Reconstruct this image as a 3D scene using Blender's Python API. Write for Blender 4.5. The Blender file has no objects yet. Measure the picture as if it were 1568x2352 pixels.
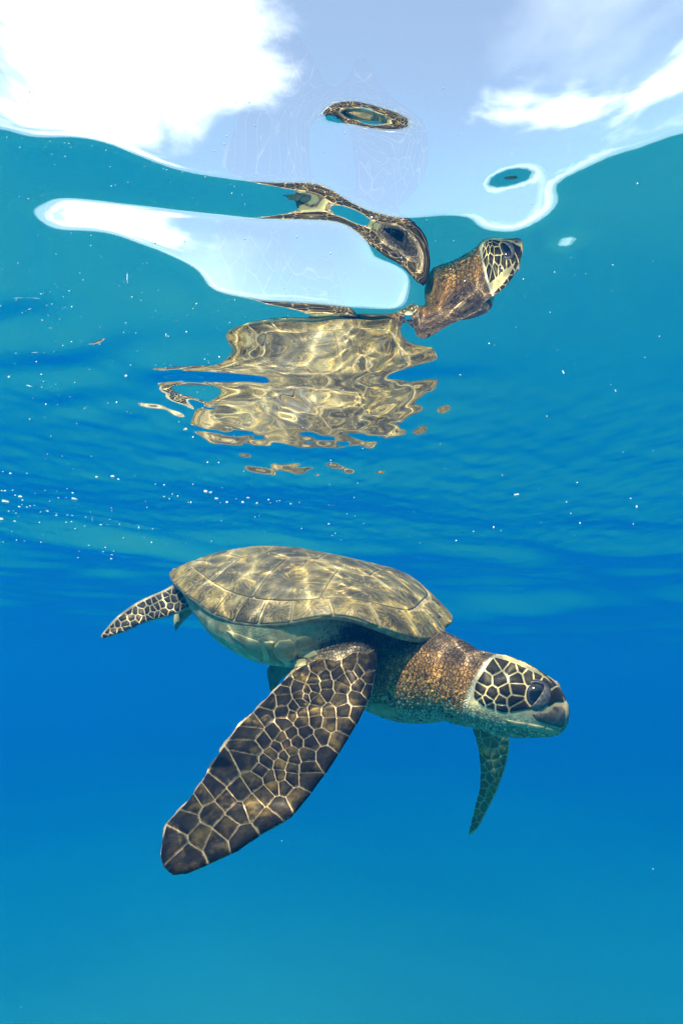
import bpy, bmesh, math, random
import numpy as np
from mathutils import Vector, Matrix
from mathutils.bvhtree import BVHTree
from mathutils.kdtree import KDTree

S = bpy.context.scene
R = math.radians
random.seed(7)

# ------------------------------------------------------------------ camera, sky, sun, exposure
DEPTH = 0.53                      # camera below the mean sea level (z = 0)
PITCH = 14.57                     # degrees above the horizontal
FOC = 1400.0                      # focal length in units of a 1568 x 2352 picture
cam = bpy.data.cameras.new('camera')
cam_o = bpy.data.objects.new('camera', cam)
S.collection.objects.link(cam_o)
S.camera = cam_o
cam_o.location = (0, 0, -DEPTH)
cam_o.rotation_euler = (R(90 + PITCH), 0, 0)
cam.sensor_fit = 'VERTICAL'
cam.sensor_height = 36
cam.lens = 36 * FOC / 2352
cam.clip_start = 0.01
cam.clip_end = 2000

SUN_TILT_X, SUN_TILT_Y = 30, -18   # degrees: from behind the camera and from its left
world = bpy.data.worlds.new('World')
S.world = world
world.use_nodes = True
wn = world.node_tree
wbg = wn.nodes['Background']
sky = wn.nodes.new('ShaderNodeTexSky')
sky.sky_type = 'NISHITA'
sky.sun_disc = False
_sd = Matrix.Rotation(R(SUN_TILT_Y), 3, 'Y') @ Vector((0, 0, 1))
_sd = (Matrix.Rotation(R(SUN_TILT_X), 3, 'X') @ _sd).normalized()
sky.sun_elevation = math.asin(_sd.z)
sky.sun_rotation = math.atan2(_sd.x, _sd.y)
sky.ozone_density = 2.0
# broken white cloud over the whole sky: noise on the cloud-deck plane
tc = wn.nodes.new('ShaderNodeTexCoord')
sep = wn.nodes.new('ShaderNodeSeparateXYZ')
wn.links.new(tc.outputs['Generated'], sep.inputs[0])
zz = wn.nodes.new('ShaderNodeMath'); zz.operation = 'MAXIMUM'; zz.inputs[1].default_value = 0.03
wn.links.new(sep.outputs['Z'], zz.inputs[0])
z2 = wn.nodes.new('ShaderNodeMath'); z2.operation = 'ADD'; z2.inputs[1].default_value = 0.25
wn.links.new(zz.outputs[0], z2.inputs[0])
dvx = wn.nodes.new('ShaderNodeMath'); dvx.operation = 'DIVIDE'
dvy = wn.nodes.new('ShaderNodeMath'); dvy.operation = 'DIVIDE'
wn.links.new(sep.outputs['X'], dvx.inputs[0]); wn.links.new(z2.outputs[0], dvx.inputs[1])
wn.links.new(sep.outputs['Y'], dvy.inputs[0]); wn.links.new(z2.outputs[0], dvy.inputs[1])
cmb = wn.nodes.new('ShaderNodeCombineXYZ')
wn.links.new(dvx.outputs[0], cmb.inputs[0]); wn.links.new(dvy.outputs[0], cmb.inputs[1])
CLOUD_OFF = (4.92, 3.80, 5.5)
cmb.inputs[2].default_value = CLOUD_OFF[2]
cadd = wn.nodes.new('ShaderNodeVectorMath'); cadd.operation = 'ADD'
cadd.inputs[1].default_value = CLOUD_OFF
wn.links.new(cmb.outputs[0], cadd.inputs[0])
cno = wn.nodes.new('ShaderNodeTexNoise')
cno.inputs['Scale'].default_value = 1.1
cno.inputs['Detail'].default_value = 7
cno.inputs['Roughness'].default_value = 0.55
cno.inputs['Distortion'].default_value = 0.3
wn.links.new(cadd.outputs[0], cno.inputs['Vector'])
cr = wn.nodes.new('ShaderNodeMapRange')
cr.interpolation_type = 'SMOOTHSTEP'
cr.inputs[1].default_value = 0.50
cr.inputs[2].default_value = 0.64
cr.inputs[3].default_value = 0.09
wn.links.new(cno.outputs[0], cr.inputs[0])
cmix = wn.nodes.new('ShaderNodeMixRGB')
cmix.inputs[2].default_value = (11.0, 11.0, 11.5, 1)
cup = wn.nodes.new('ShaderNodeMapRange'); cup.inputs[1].default_value = 0.02; cup.inputs[2].default_value = 0.22
wn.links.new(sep.outputs['Z'], cup.inputs[0])
cfa = wn.nodes.new('ShaderNodeMath'); cfa.operation = 'MULTIPLY'
wn.links.new(cr.outputs[0], cfa.inputs[0]); wn.links.new(cup.outputs[0], cfa.inputs[1])
wn.links.new(cfa.outputs[0], cmix.inputs[0])
wn.links.new(sky.outputs[0], cmix.inputs[1])
wn.links.new(cmix.outputs[0], wbg.inputs[0])
wbg.inputs[1].default_value = 0.05

sun = bpy.data.lights.new('sun', 'SUN')
sun.energy = 5.0
sun.angle = R(0.5)
sun.color = (1.0, 0.87, 0.66)
sun_o = bpy.data.objects.new('sun', sun)
S.collection.objects.link(sun_o)
sun_o.rotation_euler = (R(SUN_TILT_X), R(SUN_TILT_Y), 0)
sun.cycles.is_caustics_light = True          # real refracted sunlight on the turtle

S.view_settings.view_transform = 'Standard'
S.view_settings.look = 'None'
S.view_settings.gamma = 1
S.view_settings.exposure = 2.3
S.cycles.max_bounces = 16
S.cycles.transmission_bounces = 12
S.cycles.glossy_bounces = 8
S.cycles.volume_bounces = 2
S.cycles.diffuse_bounces = 3
S.cycles.caustics_refractive = True

# ------------------------------------------------------------------ helpers
CAMP = np.array([0, 0, -DEPTH])
_p = R(PITCH)
C_F = np.array([0, math.cos(_p), math.sin(_p)])
C_U = np.array([0, -math.sin(_p), math.cos(_p)])
C_X = np.array([1.0, 0, 0])

def ray(px, py):
    d = C_F * FOC + C_X * (px - 784.0) + C_U * (1176.0 - py)
    return d / np.linalg.norm(d)

def at(px, py, y):
    d = ray(px, py)
    return CAMP + d * (y / d[1])

def proj(p):
    q = np.asarray(p) - CAMP
    w = q @ C_F
    return np.array([784 + FOC * (q @ C_X) / w, 1176 - FOC * (q @ C_U) / w])

def nrm(v):
    v = np.asarray(v, float)
    return v / (np.linalg.norm(v) + 1e-12)

def mesh_np(name, V, F, smooth=True):
    m = bpy.data.meshes.new(name)
    m.from_pydata([tuple(v) for v in np.asarray(V).tolist()], [], [tuple(f) for f in F])
    if smooth:
        m.polygons.foreach_set('use_smooth', [True] * len(m.polygons))
    m.update()
    return m

def link(name, mesh, mat=None, parent=None):
    o = bpy.data.objects.new(name, mesh)
    S.collection.objects.link(o)
    if mat is not None and not mesh.materials:
        mesh.materials.append(mat)
    if parent is not None:
        o.parent = parent
    o.cycles.is_caustics_receiver = True
    return o

def tag(o, label=None, cat=None, group=None, kind=None):
    if label: o['label'] = label
    if cat: o['category'] = cat
    if group: o['group'] = group
    if kind: o['kind'] = kind
    return o

# ---- node helpers
class NT:
    def __init__(self, name):
        self.m = bpy.data.materials.new(name)
        self.m.use_nodes = True
        self.t = self.m.node_tree
        self.t.nodes.clear()
        self.out = self.t.nodes.new('ShaderNodeOutputMaterial')
    def n(self, typ, **kw):
        x = self.t.nodes.new('ShaderNode' + typ)
        ins = kw.pop('ins', {})
        for k, v in kw.items(): setattr(x, k, v)
        for k, v in ins.items():
            if hasattr(v, 'is_output') or isinstance(v, bpy.types.NodeSocket): self.t.links.new(v, x.inputs[k])
            else: x.inputs[k].default_value = v
        return x
    def mix(self, fac, a, b, blend='MIX'):
        x = self.n('MixRGB', blend_type=blend)
        for i, v in ((0, fac), (1, a), (2, b)):
            if isinstance(v, bpy.types.NodeSocket): self.t.links.new(v, x.inputs[i])
            elif i == 0: x.inputs[0].default_value = v
            else: x.inputs[i].default_value = (*v, 1)
        return x.outputs[0]
    def ramp(self, v, a, b, lo=0.0, hi=1.0):
        return self.n('MapRange', interpolation_type='SMOOTHSTEP', ins={0: v, 1: a, 2: b, 3: lo, 4: hi}).outputs[0]
    def math(self, op, a, b=0.0):
        return self.n('Math', operation=op, ins={0: a, 1: b}).outputs[0]
    def noise(self, vec, scale, detail=4, rough=.55, dist=0):
        ins = {'Scale': scale, 'Detail': detail, 'Roughness': rough, 'Distortion': dist}
        if vec is not None: ins['Vector'] = vec
        return self.n('TexNoise', ins=ins).outputs[0]
    def voro(self, vec, scale, feature='F1', out='Distance'):
        ins = {'Scale': scale}
        if vec is not None: ins['Vector'] = vec
        return self.n('TexVoronoi', feature=feature, ins=ins).outputs[out]
    def finish(self, color, rough=.5, height=None, hs=.3, dist=.002, spec=.4):
        b = self.n('BsdfPrincipled')
        for k, v in (('Base Color', color), ('Roughness', rough), ('Specular IOR Level', spec)):
            if isinstance(v, bpy.types.NodeSocket): self.t.links.new(v, b.inputs[k])
            elif k == 'Base Color': b.inputs[k].default_value = (*v, 1)
            else: b.inputs[k].default_value = v
        if height is not None:
            bp = self.n('Bump', ins={'Strength': hs, 'Distance': dist, 'Height': height})
            self.t.links.new(bp.outputs[0], b.inputs['Normal'])
        self.t.links.new(b.outputs[0], self.out.inputs[0])
        return self.m

# ------------------------------------------------------------------ the sea: surface, body of water, sea bed
N_WATER = 1.333
def make_water_material():
    k = NT('sea_surface')
    fr = k.n('Fresnel', ins={'IOR': N_WATER})
    rf = k.n('BsdfRefraction', ins={'IOR': N_WATER, 'Roughness': 0.0})
    tr = k.n('BsdfTransparent')
    gl = k.n('BsdfGlossy', ins={'Roughness': 0.0})
    gl.inputs['Color'].default_value = (1, 1, 1, 1)
    thru = k.n('MixShader', ins={0: WATER_STRAIGHT, 1: rf.outputs[0], 2: tr.outputs[0]})
    mx = k.n('MixShader', ins={0: fr.outputs[0], 1: thru.outputs[0], 2: gl.outputs[0]})
    k.t.links.new(mx.outputs[0], k.out.inputs[0])
    return k.m
WATER_STRAIGHT = 0.19

def axis_coords(lo, hi, d, far, g):
    core = list(np.arange(lo, hi + 1e-6, d))
    up, dn, s = [], [], d
    x = core[-1]
    while x < far:
        s = min(s * g, 4.0); x += s; up.append(x)
    s, x = d, core[0]
    while x > -far:
        s = min(s * g, 4.0); x -= s; dn.append(x)
    return np.array(dn[::-1] + core + up)

# ---- the shape of the near waves: radial slopes that open and close Snell's window as the real ripples do
def in_poly(px, py, poly):
    c = np.zeros(px.shape, bool); n = len(poly); j = n - 1
    for i in range(n):
        xi, yi = poly[i]; xj, yj = poly[j]
        if yi != yj:
            c ^= ((yi > py) != (yj > py)) & (px < (xj - xi) * (py - yi) / (yj - yi) + xi)
        j = i
    return c
def blur(A, n0, n1):
    for ax, n in ((0, n0), (1, n1)):
        k = np.hanning(2 * n + 3)[1:-1]; k /= k.sum()
        A = np.apply_along_axis(lambda v: np.convolve(np.pad(v, n, mode='edge'), k, 'valid'), ax, A)
    return A
WIN = [(-600,330),(-100,318),(0,315),(70,345),(150,342),(230,345),(320,382),(410,412),(580,437),(740,440),(840,492),(900,508),(1080,487),(1095,520),(1180,523),
       (1260,490),(1295,455),(1270,415),(1390,360),(1568,300),(2200,250),(2200,-1500),(-600,-1500)]
ISLAND = [(72,520),(125,488),(400,512),(600,535),(780,540),(830,570),(845,607),(910,620),(945,640),(935,705),(780,690),(610,685),(470,660),(440,620),(340,580),(220,550),(100,545)]
GAP = [(0,330),(70,355),(150,352),(230,355),(320,392),(410,422),(580,447),(740,450),(840,502),(960,520),(960,600),(900,600),(850,560),(790,528),(600,522),(400,500),(125,478),(60,490),(0,480)]
def ell(cx, cy, rx, ry): return [(cx + rx * math.cos(t), cy + ry * math.sin(t)) for t in np.linspace(0, 2 * math.pi, 24, endpoint=False)]
def build_near_field():
    rs = np.arange(.22, 2.6, .004); ph = np.radians(np.arange(-60, 60.01, .5))
    RR, PH = np.meshgrid(rs, ph, indexing='ij')
    X, Y = RR * np.sin(PH), RR * np.cos(PH)
    q = np.stack([X, Y, np.full_like(X, DEPTH)], -1)
    w = q @ C_F
    px = 784 + FOC * (q @ C_X) / w; py = 1176 - FOC * (q @ C_U) / w
    e = np.degrees(np.arctan2(DEPTH, RR))
    al = np.zeros_like(e)
    # slopes through the turtle's reflection: folds it into stacked images
    ty = [640, 690, 730, 765, 800, 840, 858, 875, 890, 905, 960, 1020, 1040, 1050, 1066, 1095, 1125, 1200]
    ta = [0, -5.0, -2.0, .3, 1.0, 1.8, 3.6, 3.0, 0.5, -2.2, -.8, 0, 3.2, 3.0, -3.2, -4.2, 1.5, 0]
    rt = np.interp(py, [560, 640, 760, 815, 850, 880, 905, 970, 1030], [0, 0, .8, 2.2, 2.0, -1.4, -1.0, -.3, 0])
    notch = 9.0 * np.exp(-((py - 874) / 17) ** 2) * np.clip((690 - px) / 60, 0, 1) + 7.0 * np.exp(-((py - 852) / 16) ** 2) * np.clip((px - 880) / 60, 0, 1) * np.clip((1120 - px) / 100, 0, 1)
    mixr = np.clip((px - 860) / 220, 0, 1)
    col = np.clip((px - 150) / 250, 0, 1) * np.clip((1500 - px) / 350, 0, 1)
    al += (np.interp(py, ty, ta) * (1 - mixr) + rt * mixr + notch) * col
    win = in_poly(px, py, WIN)
    al = np.where(win, np.minimum(3.0 * np.clip((1050 - px) / 250, 0, 1), e - 43.2), al)
    al = np.where(~win & (py < 520) & (e > 38.5), np.maximum(al, e - 39.0), al)
    gp = in_poly(px, py, GAP)
    al = np.where(gp, e - 33.5, al)
    isl = in_poly(px, py, ISLAND)
    al = np.where(isl, e - 45.5, al)
    al = np.where(in_poly(px, py, ell(1300, 545, 34, 18)), e - 46.0, al)
    al = blur(al, 2, 2)
    sl = np.tan(np.radians(al))
    h = np.zeros_like(sl)
    for i in range(1, len(rs)):
        h[i] = h[i - 1] * (1 - .004 / .9) + sl[i] * .004
    h -= h[30:60].mean()
    taper = np.clip((60 - np.abs(np.degrees(PH))) / 22, 0, 1) * np.clip((2.5 - RR) / .8, 0, 1) * np.clip((RR - .22) / .1, 0, 1)
    far_f = np.clip((RR - .80) / .12, 0, 1)
    h = (blur(h, 1, 3) * (1 - far_f) + blur(h, 1, 14) * far_f) * taper
    # two small humps inside the window, each mirroring the water below on its near face
    for cx, cy, sx, sr, a_ in ((800, 280, .020, .016, 9.5), (885, 290, .022, .014, 8.5), (1170, 404, .017, .011, 6.0)):
        d = ray(cx, cy); t = DEPTH / d[2]; x0, y0 = d[0] * t, d[1] * t
        r0 = math.hypot(x0, y0) + sr; p0 = math.atan2(x0, y0)
        h += math.tan(R(a_)) * sr / .606 * np.exp(-.5 * ((RR - r0) / np.where(RR > r0, 4.5 * sr, sr)) ** 2 - .5 * ((PH - p0) * r0 / sx) ** 2)
    return rs, ph, h
NF = build_near_field()
def near_field(X, Y):
    rs, ph, h = NF
    r = np.hypot(X, Y); p = np.arctan2(X, Y)
    fi = (r - rs[0]) / (rs[1] - rs[0]); fj = (p - ph[0]) / (ph[1] - ph[0])
    ok = (fi > 0) & (fi < len(rs) - 2) & (fj > 0) & (fj < len(ph) - 2)
    fi = np.clip(fi, 0, len(rs) - 2.001); fj = np.clip(fj, 0, len(ph) - 2.001)
    i = fi.astype(int); j = fj.astype(int); u = fi - i; v = fj - j
    z = h[i, j] * (1-u) * (1-v) + h[i+1, j] * u * (1-v) + h[i, j+1] * (1-u) * v + h[i+1, j+1] * u * v
    return np.where(ok, z, 0)

def wave_height(X, Y):
    rng = np.random.default_rng(11)
    Z = np.zeros_like(X)
    r = np.hypot(X, Y)
    calm = .22 + 1.5 * np.clip((r - 1.4) / 1.4, 0, 1) ** 1.4
    for k in range(30):                       # swell and chop, long to short
        L = 0.22 * 1.22 ** (k % 15)
        a = math.pi / 2 + .3 + rng.normal(0, .6)
        ph = rng.uniform(0, 2 * math.pi)
        A = .0016 * (L / .5) ** .9
        fade = 1 / (1 + (r * .06 / L) ** 4) * calm
        Z += A * fade * np.sin(2 * math.pi / L * (X * math.cos(a) + Y * math.sin(a)) + ph)
    for k in range(30):                       # fine ripples that focus the sunlight
        L = rng.uniform(.042, .13)
        a = rng.normal(0.35, .8)
        ph = rng.uniform(0, 2 * math.pi)
        A = RIPPLE * (L / .1) ** 1.2
        fade = np.exp(-((Y - 1.75) / .85) ** 4) * np.exp(-(X / 2.2) ** 2) * np.clip((r - .62) / .75, 0.06, 1)
        Z += A * fade * np.sin(2 * math.pi / L * (X * math.cos(a) + Y * math.sin(a)) + ph)
    for k in range(6):                        # short steep wavelets added to focus sunlight into bands on the near flipper
        L = rng.uniform(.11, .19)
        a = rng.normal(.95, .35)
        ph = rng.uniform(0, 2 * math.pi)
        fade = np.exp(-(((X + .42) / .26) ** 4 + ((Y - 1.02) / .24) ** 4))
        Z += .0017 * (L / .15) ** 1.5 * fade * np.sin(2 * math.pi / L * (X * math.cos(a) + Y * math.sin(a)) + ph)
    return Z + near_field(X, Y)
RIPPLE = .00024

def build_sea():
    xs = axis_coords(-1.5, 1.5, .0085, 90, 1.06)
    ys = axis_coords(0.15, 2.9, .0085, 90, 1.06)
    X, Y = np.meshgrid(xs, ys, indexing='ij')
    Z = wave_height(X, Y)
    n, m = X.shape
    V = np.stack([X, Y, Z], -1).reshape(-1, 3)
    i = np.arange(n * m).reshape(n, m)
    F = np.stack([i[:-1, :-1], i[1:, :-1], i[1:, 1:], i[:-1, 1:]], -1).reshape(-1, 4)
    me = bpy.data.meshes.new('sea_surface')
    me.vertices.add(len(V)); me.vertices.foreach_set('co', V.ravel())
    me.loops.add(F.size); me.loops.foreach_set('vertex_index', F.ravel().astype(np.int32))
    me.polygons.add(len(F)); me.polygons.foreach_set('loop_start', np.arange(0, F.size, 4, dtype=np.int32))
    me.polygons.foreach_set('use_smooth', np.ones(len(F), bool))
    me.update(); me.validate()
    o = link('sea_surface', me, make_water_material())
    o.cycles.is_caustics_caster = True
    o.cycles.is_caustics_receiver = False
    tag(o, kind='structure')
    # sea bed of pale sand
    k = NT('sand')
    g = k.n('TexCoord').outputs['Object']
    c = k.mix(k.noise(g, .15, 6), (.44, .40, .29), (.62, .57, .43))
    k.finish(c, .9, k.noise(g, .8, 5), .5, .2)
    n2 = 120
    q = np.linspace(-1, 1, n2); q = np.sign(q) * np.abs(q) ** 1.6 * 300
    X, Y = np.meshgrid(q, q, indexing='ij')
    Z = SEABED + .25 * np.sin(X * .3 + Y * .12) + .2 * np.sin(Y * .41 - X * .2)
    i = np.arange(n2 * n2).reshape(n2, n2)
    F = np.stack([i[:-1, :-1], i[1:, :-1], i[1:, 1:], i[:-1, 1:]], -1).reshape(-1, 4)
    o = link('seabed', mesh_np('seabed', np.stack([X, Y, Z], -1).reshape(-1, 3), F.tolist()), k.m)
    o.cycles.is_caustics_receiver = False
    tag(o, kind='structure')
    # the water itself, as a scattering and absorbing medium
    b = bmesh.new(); bmesh.ops.create_cube(b, size=1)
    me = bpy.data.meshes.new('haze'); b.to_mesh(me); b.free()
    o = bpy.data.objects.new('haze', me); S.collection.objects.link(o)
    top, bot = .12, SEABED - 1.5
    o.scale = (620, 620, top - bot); o.location = (0, 0, (top + bot) / 2)
    k = NT('water_volume')
    sc = k.n('VolumeScatter', ins={'Color': (*SCAT_COL, 1), 'Density': SCAT, 'Anisotropy': .3})
    ab = k.n('VolumeAbsorption', ins={'Color': (*ABS_COL, 1), 'Density': ABSO})
    ad = k.n('AddShader', ins={0: sc.outputs[0], 1: ab.outputs[0]})
    k.t.links.new(ad.outputs[0], k.out.inputs['Volume'])
    me.materials.append(k.m)
    tag(o, kind='stuff')
SEABED = -8.5
SCAT, SCAT_COL = .064, (.008, .29, 1.0)
ABSO, ABS_COL = .155, (.0, .765, .965)
build_sea()

# ------------------------------------------------------------------ pigments of the turtle
def mat_skin():
    k = NT('turtle_skin')
    g = k.n('TexCoord').outputs['Object']
    base = k.n('Attribute', attribute_name='pigment').outputs['Color']
    peb = k.n('Attribute', attribute_name='pebble').outputs['Fac']
    cell = k.voro(g, 115, 'DISTANCE_TO_EDGE')
    seam = k.ramp(cell, .02, .16)
    rnd = k.voro(g, 115, 'F1', 'Color')
    v = k.n('SeparateXYZ', ins={0: rnd}).outputs[0]
    tone = k.ramp(v, 0.05, .95, .72, 1.22)
    n1 = k.ramp(k.noise(g, 28, 5), .3, .7, .7, 1.25)
    c = k.mix(1.0, base, k.n('CombineXYZ', ins={0: n1, 1: n1, 2: n1}).outputs[0], 'MULTIPLY')
    cp = k.mix(1.0, c, k.n('CombineXYZ', ins={0: tone, 1: tone, 2: tone}).outputs[0], 'MULTIPLY')
    cp = k.mix(seam, k.mix(1.0, cp, (.35, .33, .3), 'MULTIPLY'), cp)
    col = k.mix(peb, c, cp)
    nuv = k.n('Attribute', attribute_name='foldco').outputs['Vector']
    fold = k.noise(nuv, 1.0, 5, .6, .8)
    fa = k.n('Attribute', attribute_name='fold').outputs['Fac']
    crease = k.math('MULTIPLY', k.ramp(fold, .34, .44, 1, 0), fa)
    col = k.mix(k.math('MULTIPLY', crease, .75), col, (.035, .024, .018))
    h = k.math('ADD', k.math('MULTIPLY', seam, peb), k.math('MULTIPLY', k.noise(g, 90, 4), .35))
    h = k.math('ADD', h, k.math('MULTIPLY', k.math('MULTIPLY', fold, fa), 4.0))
    return k.finish(col, .6, h, .8, .003)

def mat_scale(name, dark, olive, pale, fac_olive=.5):
    k = NT(name)
    g = k.n('TexCoord').outputs['Object']
    oi = k.n('ObjectInfo').outputs['Random']
    off = k.n('VectorMath', operation='ADD', ins={0: g})
    k.t.links.new(k.n('CombineXYZ', ins={0: oi, 1: oi, 2: oi}).outputs[0], off.inputs[1])
    v = off.outputs[0]
    f = k.math('MULTIPLY', k.ramp(k.noise(v, 34, 5, .6), .42, .72), k.ramp(oi, 0, 1, .25 * fac_olive, 1.5 * fac_olive))
    c = k.mix(f, dark, olive)
    rim = k.n('Attribute', attribute_name='rim').outputs['Fac']
    edge = k.ramp(k.math('ADD', rim, k.math('MULTIPLY', k.noise(v, 120, 3), .3)), 1.02, 1.22)
    c = k.mix(edge, c, pale)
    speck = k.ramp(k.noise(v, 260, 3, .7), .68, .76, 0, .25)
    c = k.mix(speck, c, pale)
    h = k.math('ADD', k.noise(v, 60, 5, .65), k.math('MULTIPLY', k.noise(v, 260, 3), .4))
    return k.finish(c, k.ramp(k.noise(v, 50), .3, .7, .55, .8), h, .8, .003, .15)

def mat_scute(name='carapace_scute', gold=0.0):
    k = NT(name)
    g = k.n('TexCoord').outputs['Object']
    oi = k.n('ObjectInfo').outputs['Random']
    uv = k.n('Attribute', attribute_name='growth').outputs['Vector']   # (angle, radius, 0) about the growth centre
    rim = k.n('Attribute', attribute_name='rim').outputs['Fac']
    sp = k.n('SeparateXYZ', ins={0: uv})
    vec = k.n('CombineXYZ', ins={0: k.math('MULTIPLY', sp.outputs[0], 3.6), 1: k.math('MULTIPLY', sp.outputs[1], 1.1), 2: k.math('MULTIPLY', oi, 37)}).outputs[0]
    streak = k.noise(vec, 2.2, 6, .62, .6)
    mott = k.noise(g, 11, 6, .6, .5)
    c = k.mix(k.ramp(mott, .36, .66), (.056, .036, .012), (.165, .118, .044))
    c = k.mix(k.ramp(streak, .52 - gold, .66 - gold, 0, .62), c, (.44, .27, .05))
    c = k.mix(k.ramp(streak, .34 + gold * .5, .46 + gold * .6, .75, 0), c, (.028, .020, .012))
    c = k.mix(k.ramp(k.noise(g, 22, 5, .7), .58, .70, 0, .7), c, (.42, .33, .15))
    c = k.mix(k.ramp(k.noise(g, 34, 5, .75), .58, .72, 0, .8), c, (.045, .038, .022))
    c = k.mix(k.ramp(k.math('ADD', rim, k.math('MULTIPLY', k.noise(g, 60, 4), .3)), .98, 1.22, 0, .7), c, (.44, .32, .15))
    big = k.ramp(k.noise(g, 5.5, 3, .6), .36, .62, .50, 1.12)
    c = k.mix(1.0, c, k.n('CombineXYZ', ins={0: big, 1: big, 2: big}).outputs[0], 'MULTIPLY')
    c = k.mix(k.ramp(k.noise(g, 15, 5, .75, 1.2), .56, .66, 0, .7), c, (.40, .25, .045))
    # fine scratches along the shell
    mp = k.n('Mapping', ins={0: g, 'Rotation': (0, .2, -.27), 'Scale': (3, 90, 90)})
    scr = k.noise(mp.outputs[0], 2.2, 4, .7)
    c = k.mix(k.ramp(scr, .52, .68, 0, .3), c, (.34, .31, .22))
    h = k.math('ADD', k.math('MULTIPLY', scr, .5), k.math('ADD', streak, k.math('MULTIPLY', k.noise(g, 120, 4), .5)))
    return k.finish(c, .5, h, .35, .003, .4)

def mat_plain(name, a, b, scale=40, rough=.5, hs=.2, hscale=90):
    k = NT(name)
    g = k.n('TexCoord').outputs['Object']
    c = k.mix(k.ramp(k.noise(g, scale, 5), .35, .68), a, b)
    return k.finish(c, rough, k.noise(g, hscale, 4), hs, .002)

M_skin = mat_skin()
M_flip = mat_scale('flipper_scale', (.010, .0075, .005), (.13, .078, .018), (.42, .29, .16), .8)
M_rear = mat_scale('rear_flipper_scale', (.022, .018, .014), (.10, .075, .03), (.30, .22, .13))
M_head = mat_scale('head_scale', (.014, .011, .008), (.06, .045, .018), (.40, .32, .17), .6)
M_under = mat_scale('underside_scale', (.11, .14, .04), (.30, .27, .06), (.50, .50, .26), .9)
M_scute = mat_scute()
M_marg = mat_scute('marginal_scute', .05)
M_seam = mat_plain('shell_seam', (.46, .33, .17), (.24, .15, .07), 60, .6)
M_plas = mat_plain('plastron_scute', (.40, .34, .16), (.24, .20, .08), 30, .5)
M_beak = mat_plain('beak_horn', (.05, .036, .025), (.26, .18, .11), 55, .4)
M_jaw = mat_plain('lower_jaw_horn', (.52, .43, .22), (.34, .29, .14), 30, .45)
M_lid = mat_plain('eyelid_skin', (.26, .19, .14), (.10, .075, .06), 150, .65, 1.0, 200)
M_lidring = mat_plain('eyelid_fold', (.06, .055, .055), (.17, .15, .14), 130, .5, .6, 240)

# ------------------------------------------------------------------ carapace form (a forward, b to the near side, c up)
BC = np.array([-.105, 1.735, -.335])             # centre of the shell at the rim
ROLL = 17.0
Fv = nrm([.94, -.264, -.218])
U0 = nrm(np.array([0, 0, 1.0]) - Fv[2] * Fv)
R0 = np.cross(Fv, U0)
Uv = math.cos(R(ROLL)) * U0 + math.sin(R(ROLL)) * R0
Rv = math.cos(R(ROLL)) * R0 - math.sin(R(ROLL)) * U0
def bw(a, b, c):
    return BC + Fv * a + Rv * b + Uv * c

_half = [(-.425, .012), (-.422, .042), (-.385, .085), (-.32, .135), (-.22, .205), (-.10, .262), (.04, .298),
         (.16, .302), (.26, .275), (.34, .215), (.395, .14), (.41, .07), (.398, .0)]
AC = -.02
_pol = [(math.atan2(b, a - AC), math.hypot(a - AC, b)) for a, b in _half]
_pol = sorted(_pol)
_th = np.array([t for t, r in _pol]); _rr = np.array([r for t, r in _pol])
_tt = np.linspace(0, math.pi, 721)
_rs = np.interp(_tt, _th, _rr)
_kern = np.hanning(41); _kern /= _kern.sum()
_rs = np.convolve(np.concatenate([_rs[40:0:-1], _rs, _rs[-2:-42:-1]]), _kern, 'same')[40:-40]
def rim_r(th):
    return np.interp(abs(th), _tt, _rs)
H0 = .132
def rim_c(a, b):
    up = .060 * math.exp(-((a - .21) / .13) ** 2) - .000 * math.exp(-((a - .31) / .07) ** 2) - .016 * math.exp(-((a + .12) / .12) ** 2)
    up += .012 * math.exp(-((a + .45) / .07) ** 2)
    return up
def shell(a, b, off=0.0):
    th = math.atan2(b, a - AC); r = math.hypot(a - AC, b); q = min(r / rim_r(th), 1.0)
    e = max(1 - q ** 2.15, 0.0)
    f_ = min(max((a - .05) / .36, 0), 1)
    dome = H0 * e ** .92 * (1 - .22 * f_ * f_ * (3 - 2 * f_))
    flare = .010 * math.exp(-((1 - q) / .06) ** 2)
    # slight keel along the spine
    keel = .006 * math.exp(-(b / .035) ** 2) * e
    return np.array([a, b, dome + q * q * rim_c(a, b) - flare * .3 + keel])
def shell_w(a, b, off=0.0):
    c = shell(a, b)
    if off:
        d = .004
        n = np.cross(shell(a + d, b) - shell(a - d, b), shell(a, b + d) - shell(a, b - d))
        n = nrm(n); n = n if n[2] > 0 else -n
        c = c + n * off
    return bw(*c)
def qpt(th, q):
    r = rim_r(th) * q
    return (AC + r * math.cos(th), r * math.sin(th))

T0 = bw(0, 0, -.15)
turtle = bpy.data.objects.new('sea_turtle', None)
S.collection.objects.link(turtle)
turtle.location = tuple(T0)
tag(turtle, 'green sea turtle with mottled olive shell gliding down below the rippled surface', 'sea turtle')

def tlink(name, V, F, mat, parent=turtle, smooth=True):
    return link(name, mesh_np(name, np.asarray(V) - T0, F, smooth), mat, parent)

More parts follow.
